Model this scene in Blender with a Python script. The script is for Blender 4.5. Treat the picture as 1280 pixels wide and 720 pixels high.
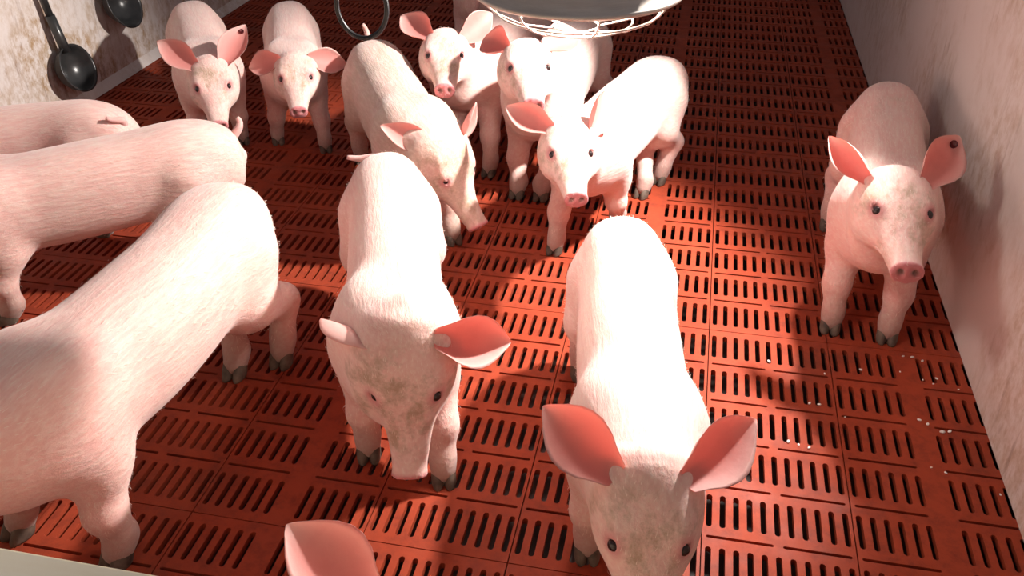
import bpy, bmesh, math, random
import numpy as np
from mathutils import Vector, Matrix
rng = np.random.default_rng(7); random.seed(7)
for o in list(bpy.data.objects): bpy.data.objects.remove(o)
SC = bpy.context.scene; COL = SC.collection
PI = math.pi

# ------------------------------------------------------------------ camera
F_PX, YAW, PITCH, ROLL = 1125.826, -0.20583, 0.58581, -0.00603
CAMP = (0.0593, -1.7913, 1.2714)
cd = bpy.data.cameras.new('camera'); cam = bpy.data.objects.new('camera', cd); COL.objects.link(cam)
cd.sensor_width = 36; cd.lens = 36 * F_PX / 1280; cd.clip_start = 0.02
cy_, sy_, cp_, sp_ = math.cos(YAW), math.sin(YAW), math.cos(PITCH), math.sin(PITCH)
fw = Vector((sy_ * cp_, cy_ * cp_, -sp_)); rt = Vector((cy_, -sy_, 0)); up_ = rt.cross(fw)
c_, s_ = math.cos(ROLL), math.sin(ROLL)
r2 = c_ * rt + s_ * up_; u2 = -s_ * rt + c_ * up_
M = Matrix((r2, u2, -fw)).transposed().to_4x4(); M.translation = Vector(CAMP); cam.matrix_world = M
SC.camera = cam

# ------------------------------------------------------------------ light
w = bpy.data.worlds.new('world'); SC.world = w; w.use_nodes = True
w.node_tree.nodes['Background'].inputs[0].default_value = (1.0, 0.90, 0.95, 1)
w.node_tree.nodes['Background'].inputs[1].default_value = 0.14
# two heat lamps hang over the pen: one in view, one beyond the top edge on the right, tilted towards the left
LAMP2_POS = Vector((0.60, 0.50, 1.36)); LAMP2_AIM = Vector((-1.00, -0.25, 0.10)); LAMP2_W = 310.0
LAMP_POS = Vector((-0.135, -0.33, 0.875)); LAMP_W = 6.0
SC.view_settings.view_transform = 'Standard'; SC.view_settings.look = 'None'
SC.view_settings.gamma = 1; SC.view_settings.use_curve_mapping = False
SC.view_settings.exposure = 0.35

# ------------------------------------------------------------------ helpers
def obj(name, me, mat=None, parent=None, smooth=True):
    if isinstance(me, bmesh.types.BMesh):
        bm = me; me = bpy.data.meshes.new(name); bm.to_mesh(me); bm.free()
    o = bpy.data.objects.new(name, me); COL.objects.link(o)
    if mat is not None:
        for m in (mat if isinstance(mat, (list, tuple)) else [mat]): me.materials.append(m)
    if smooth:
        me.polygons.foreach_set('use_smooth', [True] * len(me.polygons))
    if parent is not None: o.parent = parent
    return o
def tag(o, label, cat, group=None):
    o['label'] = label; o['category'] = cat
    if group: o['group'] = group
    return o
def struct(o): o['kind'] = 'structure'; return o
def empty(name, loc, rz=0.0):
    o = bpy.data.objects.new(name, None); COL.objects.link(o); o.location = loc; o.rotation_euler = (0, 0, rz)
    o.empty_display_size = .05
    return o
def box(bm, lo, hi):
    v = [bm.verts.new((x, y, z)) for x in (lo[0], hi[0]) for y in (lo[1], hi[1]) for z in (lo[2], hi[2])]
    for f in ((0,1,3,2),(4,6,7,5),(0,4,5,1),(2,3,7,6),(0,2,6,4),(1,5,7,3)): bm.faces.new([v[i] for i in f])
def tube(bm, pts, r, n=10, closed=False):
    pts = [Vector(p) for p in pts]; N = len(pts); rings = []
    rr = r if isinstance(r, (list, tuple)) else [r] * N
    nrm = None
    for i, p in enumerate(pts):
        a = pts[(i - 1) % N] if (closed or i > 0) else p
        b = pts[(i + 1) % N] if (closed or i < N - 1) else p
        t = (b - a).normalized()
        if nrm is None: nrm = t.orthogonal().normalized()
        nrm = (nrm - t * nrm.dot(t)).normalized(); bn = t.cross(nrm)
        rings.append([bm.verts.new(p + rr[i] * (math.cos(k * 2 * PI / n) * nrm + math.sin(k * 2 * PI / n) * bn)) for k in range(n)])
    for i in range(N if closed else N - 1):
        A, B = rings[i], rings[(i + 1) % N]
        for k in range(n): bm.faces.new((A[k], A[(k + 1) % n], B[(k + 1) % n], B[k]))
    if not closed:
        bm.faces.new(rings[0][::-1]); bm.faces.new(rings[-1])
def lathe(bm, prof, n=48, axis=Matrix.Identity(4), ends=True):
    rings = []
    for r, z in prof:
        if r < 1e-6: rings.append([bm.verts.new(axis @ Vector((0, 0, z)))])
        else: rings.append([bm.verts.new(axis @ Vector((r * math.cos(k * 2 * PI / n), r * math.sin(k * 2 * PI / n), z))) for k in range(n)])
    for A, B in zip(rings, rings[1:]):
        for k in range(n):
            k2 = (k + 1) % n
            if len(A) == 1 and len(B) == 1: continue
            if len(A) == 1: bm.faces.new((A[0], B[k], B[k2]))
            elif len(B) == 1: bm.faces.new((A[k2], A[k], B[0]))
            else: bm.faces.new((A[k], A[k2], B[k2], B[k]))

# ------------------------------------------------------------------ materials
def mat(name, **kw):
    m = bpy.data.materials.new(name); m.use_nodes = True
    b = m.node_tree.nodes['Principled BSDF']
    for k, v in kw.items(): b.inputs[k].default_value = v
    return m, m.node_tree, b
def N(nt, typ, **kw):
    n = nt.nodes.new(typ)
    for k, v in kw.items():
        if k.startswith('_'): setattr(n, k[1:], v)
        else: n.inputs[k].default_value = v
    return n
def ramp(nt, src, stops):
    r = nt.nodes.new('ShaderNodeValToRGB'); nt.links.new(src, r.inputs[0])
    e = r.color_ramp.elements
    while len(e) < len(stops): e.new(.5)
    for i, (p, c) in enumerate(stops): e[i].position = p; e[i].color = (*c, 1) if len(c) == 3 else c
    return r.outputs[0]
def mix(nt, f, a, b, mode='MIX'):
    m = nt.nodes.new('ShaderNodeMix'); m.data_type = 'RGBA'; m.blend_type = mode
    for s, v in ((0, f), (6, a), (7, b)):
        if hasattr(v, 'links') or isinstance(v, bpy.types.NodeSocket): nt.links.new(v, m.inputs[s])
        else: m.inputs[s].default_value = v if s == 0 else ((*v, 1) if len(v) == 3 else v)
    return m.outputs[2]
def mth(nt, op, a, b=0.0):
    m = nt.nodes.new('ShaderNodeMath'); m.operation = op
    for s, v in ((0, a), (1, b)):
        if isinstance(v, bpy.types.NodeSocket): nt.links.new(v, m.inputs[s])
        else: m.inputs[s].default_value = v
    return m.outputs[0]
def noise(nt, scale, detail=4, rough=.55, stretch=None, coord='Object'):
    tc = nt.nodes.new('ShaderNodeTexCoord'); n = N(nt, 'ShaderNodeTexNoise', Scale=scale, Detail=detail, Roughness=rough)
    if stretch:
        mp = nt.nodes.new('ShaderNodeMapping'); mp.inputs['Scale'].default_value = stretch
        nt.links.new(tc.outputs[coord], mp.inputs[0]); nt.links.new(mp.outputs[0], n.inputs['Vector'])
    else: nt.links.new(tc.outputs[coord], n.inputs['Vector'])
    return n.outputs[0]
def bump(nt, b, h, strength, dist):
    bn = N(nt, 'ShaderNodeBump', Strength=strength, Distance=dist); nt.links.new(h, bn.inputs['Height']); nt.links.new(bn.outputs[0], b.inputs['Normal'])

def make_skin(name, dirt=0.5, pinkness=0.0):
    m, nt, b = mat(name, Roughness=.62); L = nt.links
    base = (0.80, 0.555 - .05 * pinkness, 0.50 - .05 * pinkness)
    rosy = (0.74, 0.40, 0.37)
    if dirt > 1: base = (.62, .46, .38)
    c = mix(nt, ramp(nt, noise(nt, 7, 3), [(.35, (0, 0, 0)), (.75, (.75,) * 3)]), base, rosy)
    # coarse pale hair over the skin, combed front to back
    st = noise(nt, 60, 5, .65, (0.35, 2.2, 2.2))
    c = mix(nt, ramp(nt, st, [(.42, (0, 0, 0)), (.66, (.55,) * 3)]), c, (.86, .70, .62))
    # grime: brown-grey smears strongest on the face
    at = nt.nodes.new('ShaderNodeAttribute'); at.attribute_name = 'paint'
    sp = nt.nodes.new('ShaderNodeSeparateColor'); L.new(at.outputs['Color'], sp.inputs[0])
    g1 = noise(nt, 22, 6, .7, (.6, 1.2, 1.2))
    gm = ramp(nt, g1, [(.47, (0, 0, 0)), (.66, (1, 1, 1))])
    body_d = mth(nt, 'MULTIPLY', ramp(nt, noise(nt, 4.5, 4, .6), [(.52, (0, 0, 0)), (.70, (1, 1, 1))]), .55 * dirt)
    amt = mth(nt, 'MAXIMUM', mth(nt, 'MULTIPLY', sp.outputs[0], .75), body_d)
    c = mix(nt, mth(nt, 'MULTIPLY', gm, amt), c, (.36, .25, .15))
    c = mix(nt, sp.outputs[1], c, (.60, .22, .23))           # snout disc, eyelids, bare pink skin
    c = mix(nt, mth(nt, 'MULTIPLY', sp.outputs[2], .8), c, (.20, .13, .10))   # dirty pasterns, dark nostril hollows painted in
    L.new(c, b.inputs['Base Color'])
    b.inputs['Subsurface Weight'].default_value = .22; b.inputs['Subsurface Radius'].default_value = (1.0, .35, .22)
    b.inputs['Subsurface Scale'].default_value = .012
    b.inputs['Sheen Weight'].default_value = .25; b.inputs['Sheen Roughness'].default_value = .5
    b.inputs['Specular IOR Level'].default_value = .3
    hgt = mth(nt, 'ADD', mth(nt, 'MULTIPLY', st, 1.0), mth(nt, 'MULTIPLY', noise(nt, 30, 3), .5))
    bump(nt, b, hgt, .5, .004)
    return m
SKINS = [make_skin('pig_skin_clean', .5), make_skin('pig_skin_rosy', .9, 1.0), make_skin('pig_skin_grimy', 1.2, .3)]
def make_ear(name, inner):
    m, nt, b = mat(name, Roughness=.6); L = nt.links
    at = nt.nodes.new('ShaderNodeAttribute'); at.attribute_name = 'paint'
    sp = nt.nodes.new('ShaderNodeSeparateColor'); L.new(at.outputs['Color'], sp.inputs[0])
    c = mix(nt, sp.outputs[1], (.80, .57, .52), (.74, .34, .31))
    c = mix(nt, ramp(nt, noise(nt, 28, 4), [(.5, (0, 0, 0)), (.8, (.35,) * 3)]), c, (.50, .20, .18))
    L.new(c, b.inputs['Base Color'])
    tr = N(nt, 'ShaderNodeBsdfTranslucent'); tr.inputs[0].default_value = (.95, .33, .27, 1)
    mx = nt.nodes.new('ShaderNodeMixShader'); mx.inputs[0].default_value = .38
    L.new(b.outputs[0], mx.inputs[1]); L.new(tr.outputs[0], mx.inputs[2])
    L.new(mx.outputs[0], nt.nodes['Material Output'].inputs[0])
    bump(nt, b, noise(nt, 120, 4), .25, .002)
    return m
EAR = make_ear('pig_ear_skin', True)
EYE, nt, b = mat('pig_eye', Roughness=.12); b.inputs['Base Color'].default_value = (.025, .015, .015, 1)
HOOF, nt, b = mat('pig_hoof', Roughness=.7)
nt.links.new(ramp(nt, noise(nt, 40, 4), [(.3, (.05, .038, .03)), (.8, (.20, .15, .11))]), b.inputs['Base Color'])
HAIR, nt, b = mat('pig_bristle', Roughness=.5); b.inputs['Base Color'].default_value = (.88, .74, .66, 1)
HAIRD, nt, b = mat('pig_bristle_dirty', Roughness=.5); b.inputs['Base Color'].default_value = (.62, .48, .36, 1)
HOLEM, nt, b = mat('ear_hole_disc', Roughness=.4); b.inputs['Base Color'].default_value = (.10, .012, .015, 1)

# slatted floor plastic
FLO, nt, b = mat('red_slat_plastic', Roughness=.42); L = nt.links
pl = ramp(nt, noise(nt, 2.2, 4), [(.3, (.28, .042, .018)), (.7, (.37, .062, .028))])
dm = ramp(nt, noise(nt, 26, 7, .72), [(.46, (0, 0, 0)), (.75, (.75,) * 3)])
pl = mix(nt, dm, pl, (.13, .028, .019))
dm2 = ramp(nt, noise(nt, 3.5, 5, .6), [(.55, (0, 0, 0)), (.78, (.7,) * 3)])
pl = mix(nt, dm2, pl, (.17, .048, .03))
L.new(pl, b.inputs['Base Color'])
L.new(ramp(nt, noise(nt, 9, 5), [(.3, (.45,) * 3), (.7, (.7,) * 3)]), b.inputs['Roughness'])
b.inputs['Specular IOR Level'].default_value = .12
bump(nt, b, noise(nt, 90, 4), .25, .0015)
PIT, nt, b = mat('slurry_pit', Roughness=.5)
nt.links.new(ramp(nt, noise(nt, 6, 4), [(.3, (.03, .014, .011)), (.7, (.06, .028, .02))]), b.inputs['Base Color'])

def make_wall(name, stain, seed):
    m, nt, b = mat(name, Roughness=.38); L = nt.links
    tc = nt.nodes.new('ShaderNodeTexCoord')
    def nz(scale, detail, rough, st=(1, 1, 1)):
        mp = nt.nodes.new('ShaderNodeMapping'); mp.inputs['Scale'].default_value = st; mp.inputs['Location'].default_value = (seed, seed * .7, seed * .3)
        n = N(nt, 'ShaderNodeTexNoise', Scale=scale, Detail=detail, Roughness=rough)
        L.new(tc.outputs['Object'], mp.inputs[0]); L.new(mp.outputs[0], n.inputs['Vector']); return n.outputs[0]
    big = ramp(nt, nz(3.2, 5, .6), [(.46 - .1 * stain, (0, 0, 0)), (.68 - .1 * stain, (1, 1, 1))])
    fine = ramp(nt, nz(34, 8, .75, (1, 1, .6)), [(.42, (0, 0, 0)), (.62, (1, 1, 1))])
    streak = ramp(nt, nz(18, 6, .7, (1, 1.6, .28)), [(.56, (0, 0, 0)), (.68, (1, 1, 1))])
    c = mix(nt, mth(nt, 'MULTIPLY', nz(1.5, 2, .5), .3), (.78, .72, .69), (.70, .62, .58))
    c = mix(nt, mth(nt, 'MULTIPLY', mth(nt, 'MULTIPLY', big, fine), .38 + .5 * stain), c, (.42, .27, .14))
    c = mix(nt, mth(nt, 'MULTIPLY', mth(nt, 'MULTIPLY', big, streak), .30 + .5 * stain), c, (.25, .14, .08))
    L.new(c, b.inputs['Base Color']); bump(nt, b, nz(60, 5, .6), .15, .002)
    return m
WALLL = make_wall('stained_white_panel', 1.25, 2.3); WALLR = make_wall('white_panel', .45, 5.1)
WALLF, nt, b = mat('cream_board', Roughness=.6)
nt.links.new(ramp(nt, noise(nt, 14, 5, .6, (.3, 2, 2)), [(.3, (.90, .78, .56)), (.7, (.97, .90, .72))]), b.inputs['Base Color'])
CONC, nt, b = mat('barn_roof', Roughness=.8); b.inputs['Base Color'].default_value = (.45, .42, .40, 1)
ALU, nt, b = mat('spun_aluminium', Roughness=.45, Metallic=.75)
nt.links.new(ramp(nt, noise(nt, 5, 6, .7, (1, 1, 14)), [(.3, (.50, .45, .40)), (.7, (.78, .73, .66))]), b.inputs['Base Color'])
nt.links.new(ramp(nt, noise(nt, 30, 6, .7), [(.3, (.35,) * 3), (.7, (.6,) * 3)]), b.inputs['Roughness'])
WIRE, nt, b = mat('guard_wire', Roughness=.35, Metallic=1.0); b.inputs['Base Color'].default_value = (.62, .58, .55, 1)
BULB, nt, b = mat('lamp_bulb', Roughness=.2)
b.inputs['Base Color'].default_value = (1, .9, .8, 1); b.inputs['Emission Color'].default_value = (1, .85, .7, 1); b.inputs['Emission Strength'].default_value = 12
BLACK, nt, b = mat('black_plastic', Roughness=.28)
nt.links.new(ramp(nt, noise(nt, 20, 5), [(.3, (.018, .019, .02)), (.75, (.05, .05, .05))]), b.inputs['Base Color'])
RUB, nt, b = mat('black_hose', Roughness=.35); b.inputs['Base Color'].default_value = (.02, .02, .022, 1)
SPECK, nt, b = mat('white_speck', Roughness=.25); b.inputs['Base Color'].default_value = (.85, .82, .78, 1)

# ------------------------------------------------------------------ room
XR, XL, YF, YB = 0.729, -2.147, -1.43, 3.4
ROW, EDGE = 0.12724, 0.00276
PER = 6 * ROW + 2 * EDGE
def build_floor():
    """slatted plastic floor: real slots, real dash slots, real joints between the panels"""
    V, Fc = [], []; T = .014
    def quadring(x0, x1, y0, y1, hole):           # rectangle with a stadium hole, flat top and inner walls
        # hole = (hx0,hx1,hy0,hy1) stadium along the longer side
        hx0, hx1, hy0, hy1 = hole; b0 = len(V); n = 4
        pts = []
        if hy1 - hy0 > hx1 - hx0:
            r = (hx1 - hx0) / 2; cx = (hx0 + hx1) / 2
            for k in range(n + 1): a = PI * k / n; pts.append((cx + r * math.cos(a), hy1 - r + r * math.sin(a)))
            for k in range(n + 1): a = PI + PI * k / n; pts.append((cx + r * math.cos(a), hy0 + r + r * math.sin(a)))
        else:
            r = (hy1 - hy0) / 2; cyy = (hy0 + hy1) / 2
            for k in range(n + 1): a = -PI / 2 + PI * k / n; pts.append((hx1 - r + r * math.cos(a), cyy + r * math.sin(a)))
            for k in range(n + 1): a = PI / 2 + PI * k / n; pts.append((hx0 + r + r * math.cos(a), cyy + r * math.sin(a)))
        m = len(pts); mx_, my_ = (x0 + x1) / 2, (y0 + y1) / 2
        outer = []
        for (px, py) in pts:                       # outer partner: projected to the rectangle
            if hy1 - hy0 > hx1 - hx0:
                ang_top = py > hy1 - r - 1e-9; ang_bot = py < hy0 + r + 1e-9
                ox = x1 if px > cx + .3 * r else (x0 if px < cx - .3 * r else px)
                oy = y1 if (ang_top and abs(px - cx) < .8 * r) else (y0 if (ang_bot and abs(px - cx) < .8 * r) else py)
            else:
                oy = y1 if py > cyy + .3 * r else (y0 if py < cyy - .3 * r else py)
                ox = x1 if (px > hx1 - r - 1e-9 and abs(py - cyy) < .8 * r) else (x0 if (px < hx0 + r + 1e-9 and abs(py - cyy) < .8 * r) else px)
            outer.append((ox, oy))
        for p in pts: V.append((p[0], p[1], 0.0))
        for p in outer: V.append((p[0], p[1], 0.0))
        for p in pts: V.append((p[0], p[1], -T))
        for k in range(m):
            k2 = (k + 1) % m
            Fc.append((b0 + k2, b0 + k, b0 + m + k, b0 + m + k2)); Fc.append((b0 + k, b0 + k2, b0 + 2 * m + k2, b0 + 2 * m + k))
        return
    def rect(x0, x1, y0, y1):
        b0 = len(V)
        for p in ((x0, y0), (x1, y0), (x1, y1), (x0, y1)): V.append((p[0], p[1], 0.0))
        Fc.append((b0, b0 + 1, b0 + 2, b0 + 3))
    def vwall(x0, y0, x1, y1):
        b0 = len(V)
        for p in ((x0, y0, 0), (x1, y1, 0), (x1, y1, -T), (x0, y0, -T)): V.append(p)
        Fc.append((b0, b0 + 1, b0 + 2, b0 + 3))
    pitch, sw = .02453, .0108; W_ = .0262; GX = .1349; J = .0011; DH = .0032; DG = .008
    # row boundaries along y (dash lines and joints)
    n0 = math.floor(YF / PER) - 1; n1 = math.ceil(YB / PER) + 1
    for n in range(n0, n1):
        yb = n * PER
        lines = [yb] + [yb + EDGE + k * ROW for k in range(1, 6)] + [yb + PER]
        for bi in range(-4, 2):
            bx = bi * .6; c = bx + .3
            cuts = []
            xs = [bx] + [c + k * pitch + pitch / 2 for k in range(-12, 12)] + [bx + .6]
            # slot cells: 23 slots, between bx+band and next band
            for r in range(6):
                y0, y1 = lines[r], lines[r + 1]
                a0 = y0 + (J if r == 0 else .0115); a1 = y1 - (J if r == 5 else .0115)
                s0 = y0 + (.0235 if r else .022); s1 = y1 - (.0235 if r < 5 else .022)
                if a1 < YF or a0 > YB: continue
                rect(bx, xs[1], a0, a1); rect(xs[-2], bx + .6, a0, a1)
                for k in range(23):
                    x0, x1 = xs[k + 1], xs[k + 2]; cc = (x0 + x1) / 2
                    if x1 < XL or x0 > XR: continue
                    e0 = J if k == 6 else 0; e1 = J if k == 16 else 0       # joint on both sides of slots 6..16
                    if k == 17: e0 = J
                    if k == 5: e1 = J
                    quadring(x0 + e0, x1 - e1, a0, a1, (cc - sw / 2, cc + sw / 2, s0, s1))
            for r in range(1, 6):                                            # dash strips
                yl = lines[r]; ya, yz = yl - .0115, yl + .0115
                if yz < YF or ya > YB: continue
                d = [(bx + W_, c - GX - DG), (c - GX + DG, c - DG), (c + DG, c + GX - DG), (c + GX + DG, bx + .6 - W_)]
                edges = [bx, c - GX, c, c + GX, bx + .6]
                for q in range(4):
                    if edges[q + 1] < XL or edges[q] > XR: continue
                    quadring(edges[q] + (J if q in (1, 3) else 0), edges[q + 1] - (J if q in (0, 2) else 0), ya, yz, (d[q][0], d[q][1], yl - DH, yl + DH))
            for xx in (c - GX, c + GX):
                for s in (-J, J): vwall(xx + s, yb, xx + s, yb + PER)
        for s in (J, PER - J): vwall(XL, yb + s, XR, yb + s)
    V2 = np.array(V); 
    V2[:, 0] = np.clip(V2[:, 0], XL, XR); V2[:, 1] = np.clip(V2[:, 1], YF, YB)
    me = bpy.data.meshes.new('floor'); me.from_pydata(V2.tolist(), [], Fc); me.update()
    return struct(obj('floor', me, FLO, smooth=False))
build_floor()
# pit under the slats
bm = bmesh.new(); box(bm, (XL - .1, YF - .1, -.5), (XR + .1, YB + .1, -.32)); struct(obj('floor_pit', bm, PIT, smooth=False))
bm = bmesh.new()
for a, b_ in (((XL - .1, YF - .1, -.32), (XL - .02, YB + .1, -.016)), ((XR + .02, YF - .1, -.32), (XR + .1, YB + .1, -.016)),
              ((XL - .02, YF - .1, -.32), (XR + .02, YF - .02, -.016)), ((XL - .02, YB + .02, -.32), (XR + .02, YB + .1, -.016))): box(bm, a, b_)
struct(obj('floor_pit_side', bm, PIT, smooth=False))
def wall(name, lo, hi, m, bev=.004):
    bm = bmesh.new(); box(bm, lo, hi); bmesh.ops.bevel(bm, geom=bm.edges[:], offset=bev, segments=2, affect='EDGES')
    return struct(obj(name, bm, m, smooth=False))
WALL_H = .95
wall('wall_left', (XL - .05, YF - .05, -.02), (XL, YB, 1.0), WALLL)
wall('wall_right', (XR, YF - .05, -.02), (XR + .05, YB, WALL_H), WALLR)
wall('wall_back', (XL - .05, YB, -.02), (XR + .05, YB + .05, 1.0), WALLR)
wall('wall_front', (XL, YF - .035, -.02), (XR, YF, .75), WALLF, .003)
bm = bmesh.new()
vs = [bm.verts.new(p) for p in ((XL, YF, 0), (XL, YF, .035), (XL + .022, YF, .0), (XL, YB, 0), (XL, YB, .035), (XL + .022, YB, .0))]
for f in ((0, 1, 2), (5, 4, 3), (1, 4, 5, 2), (0, 2, 5, 3), (0, 3, 4, 1)): bm.faces.new([vs[i] for i in f])
struct(obj('trim_1', bm, WALLR, smooth=False))

# ------------------------------------------------------------------ piglet
def seg(P, a, b, ra, rb):
    a = np.asarray(a, np.float32); b = np.asarray(b, np.float32); d = b - a
    t = np.clip(((P - a) @ d) / float(d @ d), 0, 1)
    return np.linalg.norm(P - a - t[:, None] * d, axis=1) - (ra + (rb - ra) * t)
def ell(P, c, r):
    q = (P - np.asarray(c, np.float32)) / np.asarray(r, np.float32); l = np.linalg.norm(q, axis=1)
    return (l - 1) * min(r)
def smin(a, b, k):
    h = np.maximum(k - np.abs(a - b), 0) / k
    return np.minimum(a, b) - h * h * k * .25
def prof(s, T, col):
    xs = T[:, 0]; return np.interp(s, xs, T[:, col])
def dens(T, n=80):                    # monotone smooth resample
    xs = np.linspace(T[0, 0], T[-1, 0], n); out = [xs]
    for c in range(1, T.shape[1]):
        y = T[:, c]; x = T[:, 0]; m = np.gradient(y, x)
        i = np.clip(np.searchsorted(x, xs) - 1, 0, len(x) - 2); h = x[i + 1] - x[i]; t = (xs - x[i]) / h
        out.append((2*t**3-3*t**2+1)*y[i] + (t**3-2*t**2+t)*h*m[i] + (-2*t**3+3*t**2)*y[i+1] + (t**3-t**2)*h*m[i+1])
    return np.stack(out, 1)
BODY = dens(np.array([   # x, half width, top, bottom
 (-.385, .004, .272, .262), (-.378, .034, .305, .225), (-.36, .050, .326, .205), (-.33, .066, .343, .182), (-.27, .084, .358, .168), (-.18, .098, .366, .155), (-.08, .107, .366, .146),
 (.02, .109, .362, .140), (.12, .107, .358, .142), (.20, .102, .356, .150), (.27, .100, .352, .165), (.33, .084, .344, .190), (.37, .056, .330, .215), (.39, .004, .29, .27)], float))
HEAD = dens(np.array([   # u, half width, top, bottom
 (-.075, .004, -.055, -.065), (-.06, .045, -.02, -.105), (-.03, .062, -.004, -.120), (.0, .072, .0, -.130), (.04, .076, -.001, -.134), (.08, .073, -.007, -.128), (.12, .058, -.019, -.115), (.16, .044, -.030, -.102),
 (.20, .037, -.034, -.093), (.235, .033, -.030, -.086), (.247, .034, -.028, -.084), (.2505, .034, -.028, -.084), (.2545, .004, -.056, -.058)], float), 160)
def sweep(s, t, z, T, ex=2.25):
    w_ = prof(s, T, 1); zt = prof(s, T, 2); zb = prof(s, T, 3); hh = np.maximum((zt - zb) / 2, .002); w_ = np.maximum(w_, .002); zc = (zt + zb) / 2
    w_ = w_ * (.89 if T is BODY else 1.0)
    q = (np.abs(t / w_) ** ex + np.abs((z - zc) / hh) ** ex) ** (1 / ex)
    f = (q - 1) * np.minimum(w_, hh)
    out = np.maximum(T[0, 0] - s, s - T[-1, 0])
    return np.where(out > 0, np.maximum(f, 0) + out, f)
HS = .86
def headframe(p):
    ya, pi, ro = math.radians(p['hyaw']), math.radians(p['hpitch']), math.radians(p.get('hroll', 0))
    U = np.array([math.cos(pi) * math.cos(ya), math.cos(pi) * math.sin(ya), -math.sin(pi)]); Vv = np.array([-math.sin(ya), math.cos(ya), 0.]); Wv = np.cross(U, Vv)
    V2 = math.cos(ro) * Vv + math.sin(ro) * Wv; W2 = np.cross(U, V2)
    return np.array(p['H']), U, V2, W2
def legs(p):
    out = []
    for k, x0, y0 in (('FR', .215, -.068), ('FL', .215, .068), ('HR', -.275, -.072), ('HL', -.275, .072)):
        fx, fy = p['feet'].get(k, (x0, y0)); lift = p.get('lift', {}).get(k, 0.0); sg = -1 if k[1] == 'R' else 1
        dx, dy = fx - x0, fy - y0
        if k[0] == 'F':
            J = [(.205, sg * .048, .245, .060), (.185 + .25 * dx, sg * .062 + .2 * dy, .165, .043), (.212 + .62 * dx, sg * .070 + .6 * dy, .095 + lift * .6, .0285), (fx - .006, fy, .042 + lift, .0215), (fx + .006, fy, .022 + lift, .0225)]
        else:
            J = [(-.245, sg * .044, .250, .066), (-.215 + .25 * dx, sg * .060 + .15 * dy, .178, .051), (-.315 + .6 * dx, sg * .074 + .6 * dy, .115 + lift * .6, .030), (fx - .012, fy, .045 + lift, .0220), (fx + .004, fy, .022 + lift, .0225)]
        out.append((k, J, (fx, fy, lift)))
    return out
def pig_sdf(P, p):
    x, y, z = P.T
    wd = p.get('wid', 1.0); f = sweep(x, y / wd, z, BODY)
    # rounded hams and shoulder blades, slight spine furrow
    for s in (-1, 1):
        f = smin(f, ell(P, (-.262, s * .036 * wd, .258), (.100, .048, .088)), .05)
        f = smin(f, ell(P, (.20, s * .056, .265), (.075, .050, .085)), .05)
    H, U, Vv, Wv = headframe(p)
    nk = H - .075 * HS * Wv - .01 * U
    f = smin(f, seg(P, (.24, 0, .262), tuple(nk), .084, .066), .05)
    f = smin(f, seg(P, (.27, 0, .225), tuple(H - .105 * HS * Wv + .02 * U), .054, .038), .05)
    Q = (P - H) / HS; u, v, w_ = Q @ U, Q @ Vv, Q @ Wv
    hd = sweep(u, v, w_, HEAD, 2.15) * HS
    # brow ridge + cheeks
    hl = np.stack([u, v, w_], 1)
    for s in (-1, 1):
        hd = smin(hd, ell(hl, (.062, s * .048, -.020), (.030, .018, .016)) * HS, .02)
        hd = smin(hd, ell(hl, (.035, s * .050, -.085), (.050, .026, .036)) * HS, .03)
    f = smin(f, hd, .045)
    for s in (-1, 1):
        # eye socket, nostril
        sock = ell(hl, (.088, s * .0575, -.0185), (.0125, .0085, .0085)) * HS
        f = np.maximum(f, -sock)
        nost = ell(hl, (.254, s * .0145, -.052), (.014, .0062, .0085)) * HS
        f = np.maximum(f, -nost)
        # mouth slit
        f = np.maximum(f, -ell(hl, (.18, s * .040, -.082 + .0), (.060, .016, .0035)) * HS)
    for k, J, ft in legs(p):
        g = None
        for A, Bq in zip(J, J[1:]):
            d = seg(P, A[:3], Bq[:3], A[3], Bq[3]); g = d if g is None else smin(g, d, .018)
        f = smin(f, g, .035)
    return f
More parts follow.
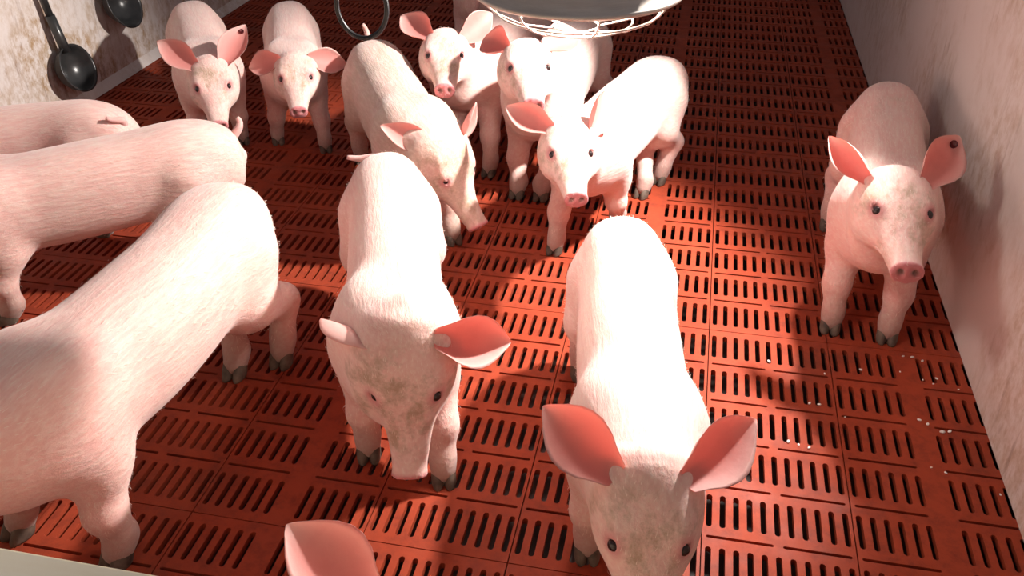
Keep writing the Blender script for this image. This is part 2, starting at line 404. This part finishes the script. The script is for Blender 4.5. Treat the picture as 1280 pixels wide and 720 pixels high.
def surface_nets(p, h=.0046):
    lo = np.array([-.43, -.24, -.004]); hi = np.array([.78, .24, .56]); B = 4
    nb = np.ceil((hi - lo) / (h * B)).astype(int); n = nb * B
    cx = [lo[i] + (np.arange(nb[i]) + .5) * h * B - h / 2 for i in range(3)]
    G = np.stack(np.meshgrid(*cx, indexing='ij'), -1).reshape(-1, 3).astype(np.float32)
    c = pig_sdf(G, p).reshape(nb)
    F = np.repeat(np.repeat(np.repeat(np.where(c < 0, -1., 1.), B, 0), B, 1), B, 2).astype(np.float32)
    act = np.argwhere(np.abs(c) < h * B * 1.7)
    off = np.stack(np.meshgrid(*[np.arange(B)] * 3, indexing='ij'), -1).reshape(-1, 3)
    I = (act[:, None, :] * B + off[None]).reshape(-1, 3)
    vals = pig_sdf((lo + I * h).astype(np.float32), p)
    F[I[:, 0], I[:, 1], I[:, 2]] = vals
    S = F < 0
    cs = [(a, b, c2) for a in (0, 1) for b in (0, 1) for c2 in (0, 1)]
    sl = lambda A, o: A[o[0]:n[0] - 1 + o[0], o[1]:n[1] - 1 + o[1], o[2]:n[2] - 1 + o[2]]
    cnt = sum(sl(S, o).astype(np.int8) for o in cs)
    cells = np.argwhere((cnt > 0) & (cnt < 8)); idx = -np.ones(n - 1, int); idx[tuple(cells.T)] = np.arange(len(cells))
    acc = np.zeros((len(cells), 3)); num = np.zeros(len(cells))
    for i in range(8):
        for j in range(i + 1, 8):
            a, b = cs[i], cs[j]
            if sum(x != y for x, y in zip(a, b)) != 1: continue
            fa = F[cells[:, 0] + a[0], cells[:, 1] + a[1], cells[:, 2] + a[2]]; fb = F[cells[:, 0] + b[0], cells[:, 1] + b[1], cells[:, 2] + b[2]]
            m = (fa < 0) != (fb < 0); t = np.where(m, fa / np.where(m, fa - fb, 1), 0)
            pt = np.array(a) + t[:, None] * (np.array(b) - np.array(a)); acc += pt * m[:, None]; num += m
    V = lo + (cells + acc / num[:, None]) * h
    Fs = []
    for ax in range(3):
        o1 = [0, 0, 0]; o1[ax] = 1
        A = S[:n[0] - o1[0], :n[1] - o1[1], :n[2] - o1[2]]; Bq = S[o1[0]:, o1[1]:, o1[2]:]
        e = np.argwhere(A != Bq); u, v = [(1, 2), (2, 0), (0, 1)][ax]
        ok = (e[:, u] > 0) & (e[:, v] > 0) & (e[:, u] < n[u] - 1) & (e[:, v] < n[v] - 1); e = e[ok]
        q = []
        for du, dv in ((-1, -1), (0, -1), (0, 0), (-1, 0)):
            t = e.copy(); t[:, u] += du; t[:, v] += dv; q.append(idx[tuple(t.T)])
        q = np.stack(q, 1); ins = S[tuple(e.T)]; q[~ins] = q[~ins][:, ::-1]; Fs.append(q)
    Fq = np.concatenate(Fs); Fq = Fq[(Fq >= 0).all(1)]
    # one light smoothing pass
    for _ in range(1):
        s_, k_ = np.zeros_like(V), np.zeros(len(V))
        for a in range(4):
            i0, i1 = Fq[:, a], Fq[:, (a + 1) % 4]
            for d in range(3): s_[:, d] += np.bincount(i0, V[i1, d], len(V)) + np.bincount(i1, V[i0, d], len(V))
            k_ += np.bincount(i0, minlength=len(V)) + np.bincount(i1, minlength=len(V))
        V = .5 * V + .5 * s_ / np.maximum(k_, 1)[:, None]
    return V, Fq
def ear_mesh(p, key, s):
    """a cupped, pointed, thin ear blade; returns verts, faces, paint(G)"""
    H, U, Vv, Wv = headframe(p); e = p[key]
    a = np.array(e[0], float); a /= np.linalg.norm(a); n = np.array(e[1], float); n -= a * (n @ a); n /= np.linalg.norm(n)
    Lh = e[2] * 1.02; droop = e[3] if len(e) > 3 else 0.0; fold = e[4] if len(e) > 4 else 1.0; Wd = .053 * (e[5] if len(e) > 5 else 1.0)
    b = np.cross(a, n); B0 = H + HS * (-.02 * U + s * .052 * Vv - .022 * Wv) + a * .012 + n * .013
    ls = np.linspace(-.16, 1, 24); wx = [-.16, 0, .12, .3, .45, .6, .75, .88, .96, 1.0]; wy = [.42, .64, .86, 1.0, .98, .84, .60, .33, .16, .03]
    bs = np.linspace(-1, 1, 13); V, G = [], []; idx = {}
    for side in (1, -1):
        for i, l in enumerate(ls):
            hw = np.interp(l, wx, wy) * Wd
            for j, q in enumerate(bs):
                cup = (.66 - .25 * max(l, 0)) * hw * fold
                off = cup * (q * q) - .25 * cup + droop * Lh * max(l, 0) ** 2
                bb = q * hw * (1 - .18 * fold * q * q)
                bb += .10 * Lh * max(l, 0) ** 2 * (1 if s > 0 else -1) * 0
                th = .0026 * (1 - abs(q) ** 3) * (1 - .6 * max(l, 0)) + .0004
                V.append(B0 + a * (l * Lh) + b * bb + n * (off + side * th))
                inner = max(0, 1 - (abs(q) / .93) ** 4) * max(0, 1 - (max(l, 0) / .92) ** 5)
                G.append(inner if side == 1 else .0); idx[(side, i, j)] = len(V) - 1
    F = []
    for i in range(len(ls) - 1):
        for j in range(len(bs) - 1):
            A = [(i, j), (i + 1, j), (i + 1, j + 1), (i, j + 1)]
            F.append([idx[(1, *t)] for t in A]); F.append([idx[(-1, *t)] for t in A[::-1]])
    for i in range(len(ls) - 1):
        for j, fl in ((0, 1), (len(bs) - 1, -1)):
            q = [idx[(1, i, j)], idx[(-1, i, j)], idx[(-1, i + 1, j)], idx[(1, i + 1, j)]]; F.append(q if fl > 0 else q[::-1])
    for j in range(len(bs) - 1):
        i = len(ls) - 1; F.append([idx[(1, i, j)], idx[(-1, i, j)], idx[(-1, i, j + 1)], idx[(1, i, j + 1)]])
    return np.array(V), F, G, (B0 + a * Lh * .80 + n * (droop * Lh * .64 + .0), n)
def tail_mesh(p):
    pts = p.get('tail', [(-.368, 0, .300), (-.388, 0, .290), (-.396, .004, .262), (-.392, .012, .235), (-.388, .018, .215)])
    pts = [Vector(q) for q in pts]
    fine = []
    for i in range(len(pts) - 1):
        p0, p1, p2, p3 = pts[max(i - 1, 0)], pts[i], pts[i + 1], pts[min(i + 2, len(pts) - 1)]
        for t in (0, .33, .66): fine.append(.5 * ((2 * p1) + (p2 - p0) * t + (2 * p0 - 5 * p1 + 4 * p2 - p3) * t * t + (3 * p1 - p0 - 3 * p2 + p3) * t ** 3))
    fine.append(pts[-1]); nn = len(fine)
    rs = [.0085 * (1 - i / nn) ** .8 + .0036 for i in range(nn)]
    bm = bmesh.new(); tube(bm, fine, rs, 10); bm.verts.ensure_lookup_table()
    V = np.array([v.co[:] for v in bm.verts]); F = [[v.index for v in f.verts] for f in bm.faces]
    bm.verts.index_update(); F = [[v.index for v in f.verts] for f in bm.faces]; bm.free()
    return V, F
def bendv(V, k, S):
    V = np.asarray(V, float).copy()
    if abs(k) > 1e-4:
        f = k * V[:, 0]; x = np.sin(f) * (1 / k - V[:, 1]); y = 1 / k - np.cos(f) * (1 / k - V[:, 1]); V[:, 0], V[:, 1] = x, y
    return V * S
def unbend(X, k):
    if abs(k) < 1e-4: return X
    r = math.copysign(math.hypot(X[0], 1 / k - X[1]), 1 / k); f = math.atan2(X[0] * math.copysign(1, k), (1 / k - X[1]) * math.copysign(1, k))
    return (f / k, 1 / k - r)
def hoof_mesh(z0):
    bm = bmesh.new()
    for s in (-1, 1):
        rings = []
        for z, cx, rx, ry in ((-.0215, .010, .0215, .0108), (-.017, .009, .0225, .0118), (-.002, .002, .0205, .0118), (.010, -.003, .0150, .0100), (.014, -.003, .008, .006)):
            rings.append([bm.verts.new((cx + rx * math.cos(t) * (1.12 if math.cos(t) > 0 else .85), s * .0108 + s * .10 * max(0, cx) * 0 + ry * math.sin(t), z)) for t in [k * 2 * PI / 14 for k in range(14)]])
        for A, Bq in zip(rings, rings[1:]):
            for k in range(14): bm.faces.new((A[k], A[(k + 1) % 14], Bq[(k + 1) % 14], Bq[k]))
        bm.faces.new(rings[0][::-1]); bm.faces.new(rings[-1])
        # dew claw
        tube(bm, [(-.016, s * .012, .016), (-.024, s * .015, .004)], [.006, .003], 8)
    return bm
def make_piglet(p, label, skin=0, nhair=5200):
    S, k = p['S'], p.get('k', 0.0); th = math.radians(p['th'])
    # feet given in the pen -> local, unbent
    feet = {}
    for kf, X in p.get('wfeet', {}).items():
        dx, dy = X[0] - p['x'], X[1] - p['y']; lx = (dx * math.cos(th) + dy * math.sin(th)) / S; ly = (-dx * math.sin(th) + dy * math.cos(th)) / S
        q = unbend((lx, ly), k); feet[kf] = (q[0] - .02, q[1])
    p = dict(p); p['feet'] = {**p.get('feet', {}), **feet}
    root = empty('piglet', (p['x'], p['y'], 0), th); tag(root, label, 'pig', 'piglets in the pen')
    V, F = surface_nets(p)
    H, U, Vv, Wv = headframe(p)
    Q = (V - H) / HS; u, v, w_ = Q @ U, Q @ Vv, Q @ Wv
    hd = (u > -.05) & (np.abs(v) < .12) & (w_ > -.16) & (w_ < .03) & (u < .27)
    sm = lambda x: np.clip(x, 0, 1)
    dirt = np.where(hd, sm((u + .03) / .06) * sm((.24 - u) / .06) * sm((w_ + .11) / .05), 0)
    pink = np.where(hd, sm((u - .238) / .008), 0)
    for s in (-1, 1):
        d = np.sqrt(((u - .087) / 1.25) ** 2 + (v - s * .056) ** 2 + ((w_ + .020)) ** 2); pink = np.maximum(pink, .75 * sm((.026 - d) / .013))
    leg = sm((.10 - V[:, 2]) / .08) * .9
    tip = np.where(hd & (u > .238), sm((.011 - np.sqrt((np.abs(v) - .0145) ** 2 + (w_ + .052) ** 2)) / .006), 0)  # dark of the nostril hollows put into the colour
    leg = np.maximum(leg, tip)
    paint = np.stack([dirt, pink, leg, np.ones(len(V))], 1)
    Vs, Fs, mats, paints = [V], [F.tolist()], [np.zeros(len(F), int)], [paint]; base = len(V); tips = {}
    for key, s in (('eR', -1), ('eL', 1)):
        ev, ef, eg, tp = ear_mesh(p, key, s); tips[key] = tp
        Vs.append(ev); Fs.append([[i + base for i in f] for f in ef]); mats.append(np.ones(len(ef), int))
        pp = np.zeros((len(ev), 4)); pp[:, 1] = eg; pp[:, 3] = 1; paints.append(pp); base += len(ev)
    tv, tf = tail_mesh(p); Vs.append(tv); Fs.append([[i + base for i in f] for f in tf]); mats.append(np.zeros(len(tf), int))
    pp = np.zeros((len(tv), 4)); pp[:, 1] = .35; pp[:, 3] = 1; paints.append(pp)
    allV = bendv(np.concatenate(Vs), k, S); allF = [f for g in Fs for f in g]
    me = bpy.data.meshes.new('body'); me.from_pydata(allV.tolist(), [], allF)
    me.polygons.foreach_set('material_index', np.concatenate(mats)); me.update()
    at = me.color_attributes.new('paint', 'FLOAT_COLOR', 'POINT'); at.data.foreach_set('color', np.concatenate(paints).astype(np.float32).ravel())
    body = obj('body', me, [SKINS[skin], EAR], root)
    # eyes
    for s in (-1, 1):
        c = H + HS * (.088 * U + s * .0525 * Vv - .0240 * Wv); c = bendv([c], k, S)[0]
        bm = bmesh.new(); bmesh.ops.create_uvsphere(bm, u_segments=16, v_segments=10, radius=.0094 * S)
        bmesh.ops.translate(bm, verts=bm.verts, vec=Vector(c)); obj('eye', bm, EYE, root)
    # hooves
    for kf, J, (fx, fy, lift) in legs(p):
        c = bendv([(fx + .004, fy, .0215 + lift)], k, S)[0]
        bm = hoof_mesh(0); bmesh.ops.scale(bm, vec=(S, S, S), verts=bm.verts)
        bmesh.ops.rotate(bm, verts=bm.verts, matrix=Matrix.Rotation(k * fx, 3, 'Z')); bmesh.ops.translate(bm, verts=bm.verts, vec=Vector(c))
        obj('hoof', bm, HOOF, root)
    for key in p.get('tags', ()):  # dark disc added to stand for the round hole in the ear
        c, n = tips[key]; n = Vector(n); bm = bmesh.new()
        R4 = Matrix.Translation(Vector(c)) @ n.to_track_quat('Z', 'Y').to_matrix().to_4x4()
        lathe(bm, [(0, .006), (.0062, .006), (.0078, .004), (.0078, -.004), (.0062, -.006), (0, -.006)], 18, R4)
        for vv in bm.verts: vv.co = Vector(bendv([vv.co[:]], k, S)[0])
        o = obj('ear_hole_disc', bm, HOLEM, root); o['label'] = 'dark disc standing for a round hole in the ear'
    # bristles
    Vq = V; tri = F; c = Vq[tri].mean(1); e1 = Vq[tri[:, 2]] - Vq[tri[:, 0]]; e2 = Vq[tri[:, 3]] - Vq[tri[:, 1]]; nn = np.cross(e1, e2); ar = np.linalg.norm(nn, axis=1) + 1e-12
    nn /= ar[:, None]; wt = ar * (c[:, 2] > .06); pk = rng.choice(len(tri), nhair, p=wt / wt.sum())
    P = c[pk] + rng.normal(0, .0015, (nhair, 3)); n_ = nn[pk]
    d = np.tile([-1., 0, -.25], (nhair, 1)); lo = P[:, 2] < .16; d[lo] = (-.3, 0, -1)
    ih = ((P - H) @ U > -.03) & (P[:, 0] > H[0] - .1); d[ih] = -U
    d += rng.normal(0, .22, d.shape); d -= n_ * (d * n_).sum(1)[:, None]; d /= np.linalg.norm(d, axis=1)[:, None] + 1e-9
    d = d * .93 + n_ * .22; ln = np.where(ih, .009, .013) * rng.uniform(.6, 1.25, nhair)
    sd_ = np.cross(d, n_); sd_ /= np.linalg.norm(sd_, axis=1)[:, None] + 1e-9
    wv = .00035
    mid = P + d * (ln * .5)[:, None]; tip_ = P + d * ln[:, None] - n_ * (ln * .18)[:, None]
    HV = np.stack([P - sd_ * wv, P + sd_ * wv, mid + sd_ * wv * .8, mid - sd_ * wv * .8, tip_], 1).reshape(-1, 3); HV = bendv(HV, k, S)
    i0 = np.arange(nhair) * 5
    HF = np.concatenate([np.stack([i0, i0 + 1, i0 + 2, i0 + 3], 1)]).tolist() + np.stack([i0 + 3, i0 + 2, i0 + 4], 1).tolist()
    hm = bpy.data.meshes.new('bristles'); hm.from_pydata(HV.tolist(), [], HF)
    ho = obj('bristles', hm, HAIRD if skin == 2 else HAIR, root); ho['kind'] = 'stuff'
    return root
def P_(q, feet=None, eR=None, eL=None, **kw):
    d = dict(x=q[0], y=q[1], th=q[2], k=q[3], S=q[4], H=(q[5], q[6], q[7]), hyaw=q[8], hpitch=q[9], wfeet=feet or {})
    d['eR'] = eR or ([-.45, -.75, .3], [.83, -.15, .45], .12); d['eL'] = eL or ([-.45, .75, .3], [.83, .15, .45], .12); d.update(kw); return d
#PIGS
PIGS = [
 (P_([0.553, 0.365, -97.0, -0.077, 1.061, 0.36, -0.002, 0.41, 9.607, 10.657], {'FR': (0.444, 0.048), 'FL': (0.57, 0.031), 'HR': (0.481, 0.549)},
   ([-0.6, -0.66, .32], [0.35, -.75, .55], .115, 0, 2.0, .75), ([-0.85, 0.38, 0.38], [0.78, 0.3, 0.55], .125), tags=('eL',), wid=.90),
   'pink piglet standing alone against the right wall, looking up', 1),
 (P_([0.003, -0.485, -81.259, -0.026, 1.023, 0.41, 0.0, 0.358, -1.404, 37.661], {},
   ([-0.70, -0.66, 0.15], [0.83, 0.05, 0.55], .13, 0, 1.0, 1.05), ([-0.73, 0.69, 0.04], [0.83, 0.05, 0.55], .14, 0, 1.0), wid=.96),
   'pale piglet nearest the camera in the middle, head cut by the bottom edge', 0),
 (P_([-0.496, -0.313, -70.863, -0.147, 1.068, 0.374, 0.023, 0.354, -4.748, 64.382], {'FL': (-0.323, -0.61)},
   ([-0.7, -0.57, -0.1], [0.5, -0.2, -0.8], .13, .05, .6, .85), ([-0.39, 0.82, -0.42], [0.83, -0.06, 0.55], .125, 0, 1.2),
   wid=.92, tail=[(-.365, 0, .318), (-.385, -.02, .322), (-.395, -.05, .318), (-.40, -.08, .322)]),
   'pale piglet with lowered head and grey-spotted back, left of the nearest one', 0),
 (P_([-0.885, -0.633, -97, -0.65, 1.16, 0.41, -0.02, 0.365, -22.0, 38.0], {'FR': (-1.048, -0.886), 'FL': (-0.838, -0.911), 'HR': (-0.867, -0.389), 'HL': (-0.783, -0.329)}),
   'largest piglet at the left edge, walking out of the frame, rump toward the pen', 1),
 (P_([-1.373, -0.091, -142.394, 0.078, 1.041, 0.41, 0.0, 0.365, 0.0, 38.0], {'FL': (-1.506, -0.298)},
   tail=[(-.365, 0, .315), (-.385, .0, .335), (-.392, -.004, .35), (-.388, -.008, .362)]),
   'piglet at the left edge with raised tail, just behind the largest one', 1),
 (P_([-1.755, 0.13, -152.0, 1.6, .97, 0.41, 0.03, 0.33, 30.0, 45.0], {}, tail=[(-.365, 0, .318), (-.372, .01, .338), (-.362, .03, .345), (-.352, .045, .356)]),
   'piglet cut by the left edge beneath the black ladle, only its rump showing', 1),
 (P_([-1.575, 0.923, -57, 0, 0.955, 0.41, -0.0, 0.353, -5, 25.49], {},
   ([-0.6, -0.60, 0.42], [0.81, -0.19, 0.55], .13), ([-0.55, 0.6, 0.58], [0.81, -0.19, 0.55], .135), tags=('eL',)),
   'piglet facing the camera beside the left wall with a dark disc for a hole in its ear', 0),
 (P_([-1.297, 1.023, -65.793, 0.052, 0.915, 0.402, 0.012, 0.369, -3.278, 18.54], {'FR': (-1.282, 0.794), 'FL': (-1.1, 0.765)},
   ([-0.54, -0.75, -0.3], [0.81, -0.2, 0.55], .12), ([-0.22, 0.85, -0.3], [0.81, -0.2, 0.55], .12)),
   'small piglet with ears spread sideways at the back left, beside the hanging loop', 0),
 (P_([-0.757, 0.519, -58.619, 0.163, 1.033, 0.332, 0.046, 0.292, 22.0, 50.0], {'FL': (-0.533, 0.273)},
   ([-0.33, -0.80, 0.42], [0.70, -0.35, 0.55], .115, 0, 1, .75), ([-0.15, 0.50, 0.80], [0.6, 0.75, -.1], .085, 0, 1, .7),
   tail=[(-.372, 0, .322), (-.390, .0, .345), (-.395, -.004, .37), (-.385, -.012, .39)]),
   'greyish hairy piglet with its snout to the floor, behind the pale spotted one', 2),
 (P_([-0.602, 1.108, -100, 0.0, 1.01, 0.377, 0.003, 0.42, 24.0, 11.64], {'FR': (-0.65, 0.79), 'FL': (-0.535, 0.695)},
   ([-0.46, -0.86, 0.22], [0.72, 0.42, 0.55], .125), ([-0.8, 0.3, 0.3], [0.5, 0.8, 0.4], .12)),
   'piglet looking up left of the heat lamp, a brown smudge on its forehead', 0),
 (P_([-0.350, 0.93, -95, 0.0, 1.041, 0.367, 0.0, 0.452, 20.0, 9.256], {'FR': (-0.42, 0.569), 'FL': (-0.346, 0.568)},
   ([-0.7, -0.68, -0.1], [0.82, 0.13, 0.55], .12), ([-0.85, 0.45, 0.05], [0.82, 0.13, 0.55], .12)),
   'piglet facing the camera right under the wire guard of the heat lamp', 0),
 (P_([-0.133, 0.597, -107.277, 0.43, 0.974, 0.384, -0.004, 0.393, 19.653, 14.143], {'FR': (-0.256, 0.271), 'FL': (-0.109, 0.433), 'HR': (-0.054, 0.641), 'HL': (-0.009, 0.741)},
   ([-0.32, -0.93, 0.15], [0.78, 0.28, 0.55], .13, 0, 1, .85), ([-0.89, 0.0, 0.46], [0.2, .95, 0.25], .12)),
   'white piglet standing in the middle with its rump to the right, snout toward the camera', 0),
 (P_([-0.84, 1.98, 100, 0.0, 1.0, 0.41, 0.0, 0.365, 0.0, 38.0], {}),
   'piglet at the top edge turned away, only its dim pink rump showing', 1),
 (P_([-0.60, -1.24, 12, 0.0, 0.88, 0.41, 0.0, 0.385, -15, 40.0], {},
   None, ([-0.80, 0.62, 0.22], [0.25, -.5, 0.8], .145, 0, .7, 1.25)),
   'piglet hidden below the bottom edge, only one pink ear showing', 1),
]
for p, lab, sk in PIGS: make_piglet(p, lab, sk)

# ------------------------------------------------------------------ heat lamp
def heat_lamp(loc, label, aim=None):
    root = empty('heat_lamp', loc); tag(root, label, 'lamp')
    R = .166
    out = [(R + .004, -.004), (R + .006, 0), (R + .004, .004), (R, .005), (R * .97, .018), (R * .86, .048), (R * .68, .078), (R * .45, .100), (R * .27, .112), (.036, .120), (.034, .165), (.030, .172), (0, .174)]
    inn = [(R - .002, -.003), (R * .955, .016), (R * .845, .045), (R * .66, .075), (R * .43, .096), (R * .25, .108), (0, .112)]
    bm = bmesh.new(); lathe(bm, [(r, z) for r, z in inn[::-1]] + out, 72); bmesh.ops.recalc_face_normals(bm, faces=bm.faces); obj('reflector', bm, ALU, root)
    g = bmesh.new()
    for r, z in ((R * .80, -.034), (R * .55, -.053), (R * .22, -.062)):
        tube(g, [(r * math.cos(t), r * math.sin(t), z) for t in [k * 2 * PI / 64 for k in range(64)]], .0019, 8, True)
    for k in range(8):
        t = k * PI / 4 + .35
        tube(g, [(r * math.cos(t), r * math.sin(t), z) for r, z in ((R * 1.0, 0), (R * .91, -.020), (R * .80, -.036), (R * .55, -.056), (R * .22, -.065))], .0017, 6)
    obj('wire_guard', g, WIRE, root)
    b_ = bmesh.new(); lathe(b_, [(0, .0), (.03, .006), (.052, .028), (.056, .05), (.040, .078), (.022, .098), (.022, .112)], 32)
    obj('bulb', b_, BULB, root)
    h = bmesh.new(); tube(h, [(0, 0, .17), (0, 0, 1.7)], .004, 8); obj('power_cord', h, RUB, root)
    h = bmesh.new()
    for s in (-1, 1): tube(h, [(s * R * .6, 0, .088), (s * R * .3, 0, .22), (0, 0, .34)], .0025, 6)
    obj('hanger', h, WIRE, root)
    ld = bpy.data.lights.new('heat_bulb', 'SPOT' if aim is not None else 'POINT'); ld.energy = LAMP_W
    if aim is not None:
        ld.energy = LAMP2_W; ld.spot_size = math.radians(91); ld.spot_blend = .45
    ld.color = (1, .92, .86); ld.shadow_soft_size = .045
    lo = bpy.data.objects.new('bulb_light', ld); COL.objects.link(lo); lo.parent = root; lo.location = (0, 0, -.025)
    if aim is not None:
        root.rotation_euler = (Vector(loc) - aim).to_track_quat('Z', 'Y').to_euler()
    return root
heat_lamp(LAMP_POS, 'round silver heat lamp with a wire guard hanging over the pen')
heat_lamp(LAMP2_POS, 'second silver heat lamp out of frame, tilted to the left', LAMP2_AIM)

# ------------------------------------------------------------------ hanging loop of hose
def hang_loop():
    r, u = r2, u2; c = Vector(CAMP) + 1.45 * (fw + r * ((452 - 640) / F_PX) + u * ((360 - 8) / F_PX))
    nx = Vector((.93, .1, 0)).normalized()
    pts = [c + Vector((-.02, 0, 1.0)), c + Vector((-.03, .01, .5)), c + Vector((-.041, 0, .16))]
    for k in range(0, 25):
        t = PI - .25 + (PI + .5) * k / 24
        pts.append(c + nx * (.041 * math.cos(t)) + Vector((0, 0, .052 * math.sin(t) * (1 if math.sin(t) < 0 else 1))))
    pts += [c + Vector((.036, .012, .10)), c + Vector((.012, .014, .2)), c + Vector((0, .014, .5)), c + Vector((0, .014, 1.0))]
    bm = bmesh.new(); tube(bm, pts, .0042, 10)
    o = obj('hanging_hose', bm, RUB); return tag(o, 'thin black hose hanging in a loop at the top left', 'hose')
hang_loop()

# ------------------------------------------------------------------ ladles on the left wall
def ladle(y, z, tilt, label, R=.082):
    root = empty('ladle', (XL, y, z)); tag(root, label, 'ladle', 'black ladles on the left wall')
    # bowl: opening faces into the room and slightly up
    ax = Matrix.Translation(Vector((.075, 0, 0))) @ Matrix.Rotation(math.radians(90 - 18), 4, 'Y')
    prof_ = [(0, -.066), (.03, -.063), (.058, -.050), (.074, -.028), (R - .001, -.003), (R + .003, 0), (R + .003, .003), (R - .003, .003), (R - .006, -.002), (.069, -.026), (.054, -.046), (.028, -.058), (0, -.061)]
    bm = bmesh.new(); lathe(bm, prof_, 48, ax); bmesh.ops.recalc_face_normals(bm, faces=bm.faces); obj('bowl', bm, BLACK, root)
    h = bmesh.new(); t = math.radians(tilt)
    d = lambda s, x: (x, -math.sin(t) * s, math.cos(t) * s)
    tube(h, [d(.060, .050), d(.10, .045), d(.19, .036)], [.017, .017, .0165], 16); obj('socket', h, BLACK, root)
    h = bmesh.new(); tube(h, [d(.18, .037), d(.30, .030), d(.46, .026), d(.60, .024)], [.0125, .013, .0135, .014], 16); obj('handle', h, BLACK, root)
    return root
ladle(.925, .165, 6, 'long-handled black ladle on the stained wall, the left of two')
ladle(1.275, .295, 3, 'black ladle cut by the top edge, the right of two on the stained wall', .092)

# ------------------------------------------------------------------ small flattened white specks on the slats by the right wall
bm = bmesh.new()
for x, y in [(.60, -.02), (.62, -.02), (.64, -.03), (.585, -.08), (.63, -.10), (.65, -.11), (.66, -.09), (.70, -.12), (.60, -.24), (.615, -.25), (.64, -.27), (.655, -.265), (.60, -.38), (.625, -.39), (.715, -.43), (.38, -.23), (.40, -.23), (.45, -.26), (.33, -.36), (.35, -.365), (.37, -.37), (.30, -.10), (.42, -.12), (.5, -.09)]:
    s = random.uniform(.0016, .0038)
    m4 = Matrix.Translation((x, y, s * .6)) @ Matrix.Rotation(random.random() * 3, 4, 'Z') @ Matrix.Diagonal((s * 1.6, s, s * .7, 1))
    bmesh.ops.create_icosphere(bm, subdivisions=2, radius=1.0, matrix=m4)
o = obj('white_specks', bm, SPECK); o['kind'] = 'stuff'; tag(o, 'white crumbs scattered on the red slats near the right wall', 'specks')
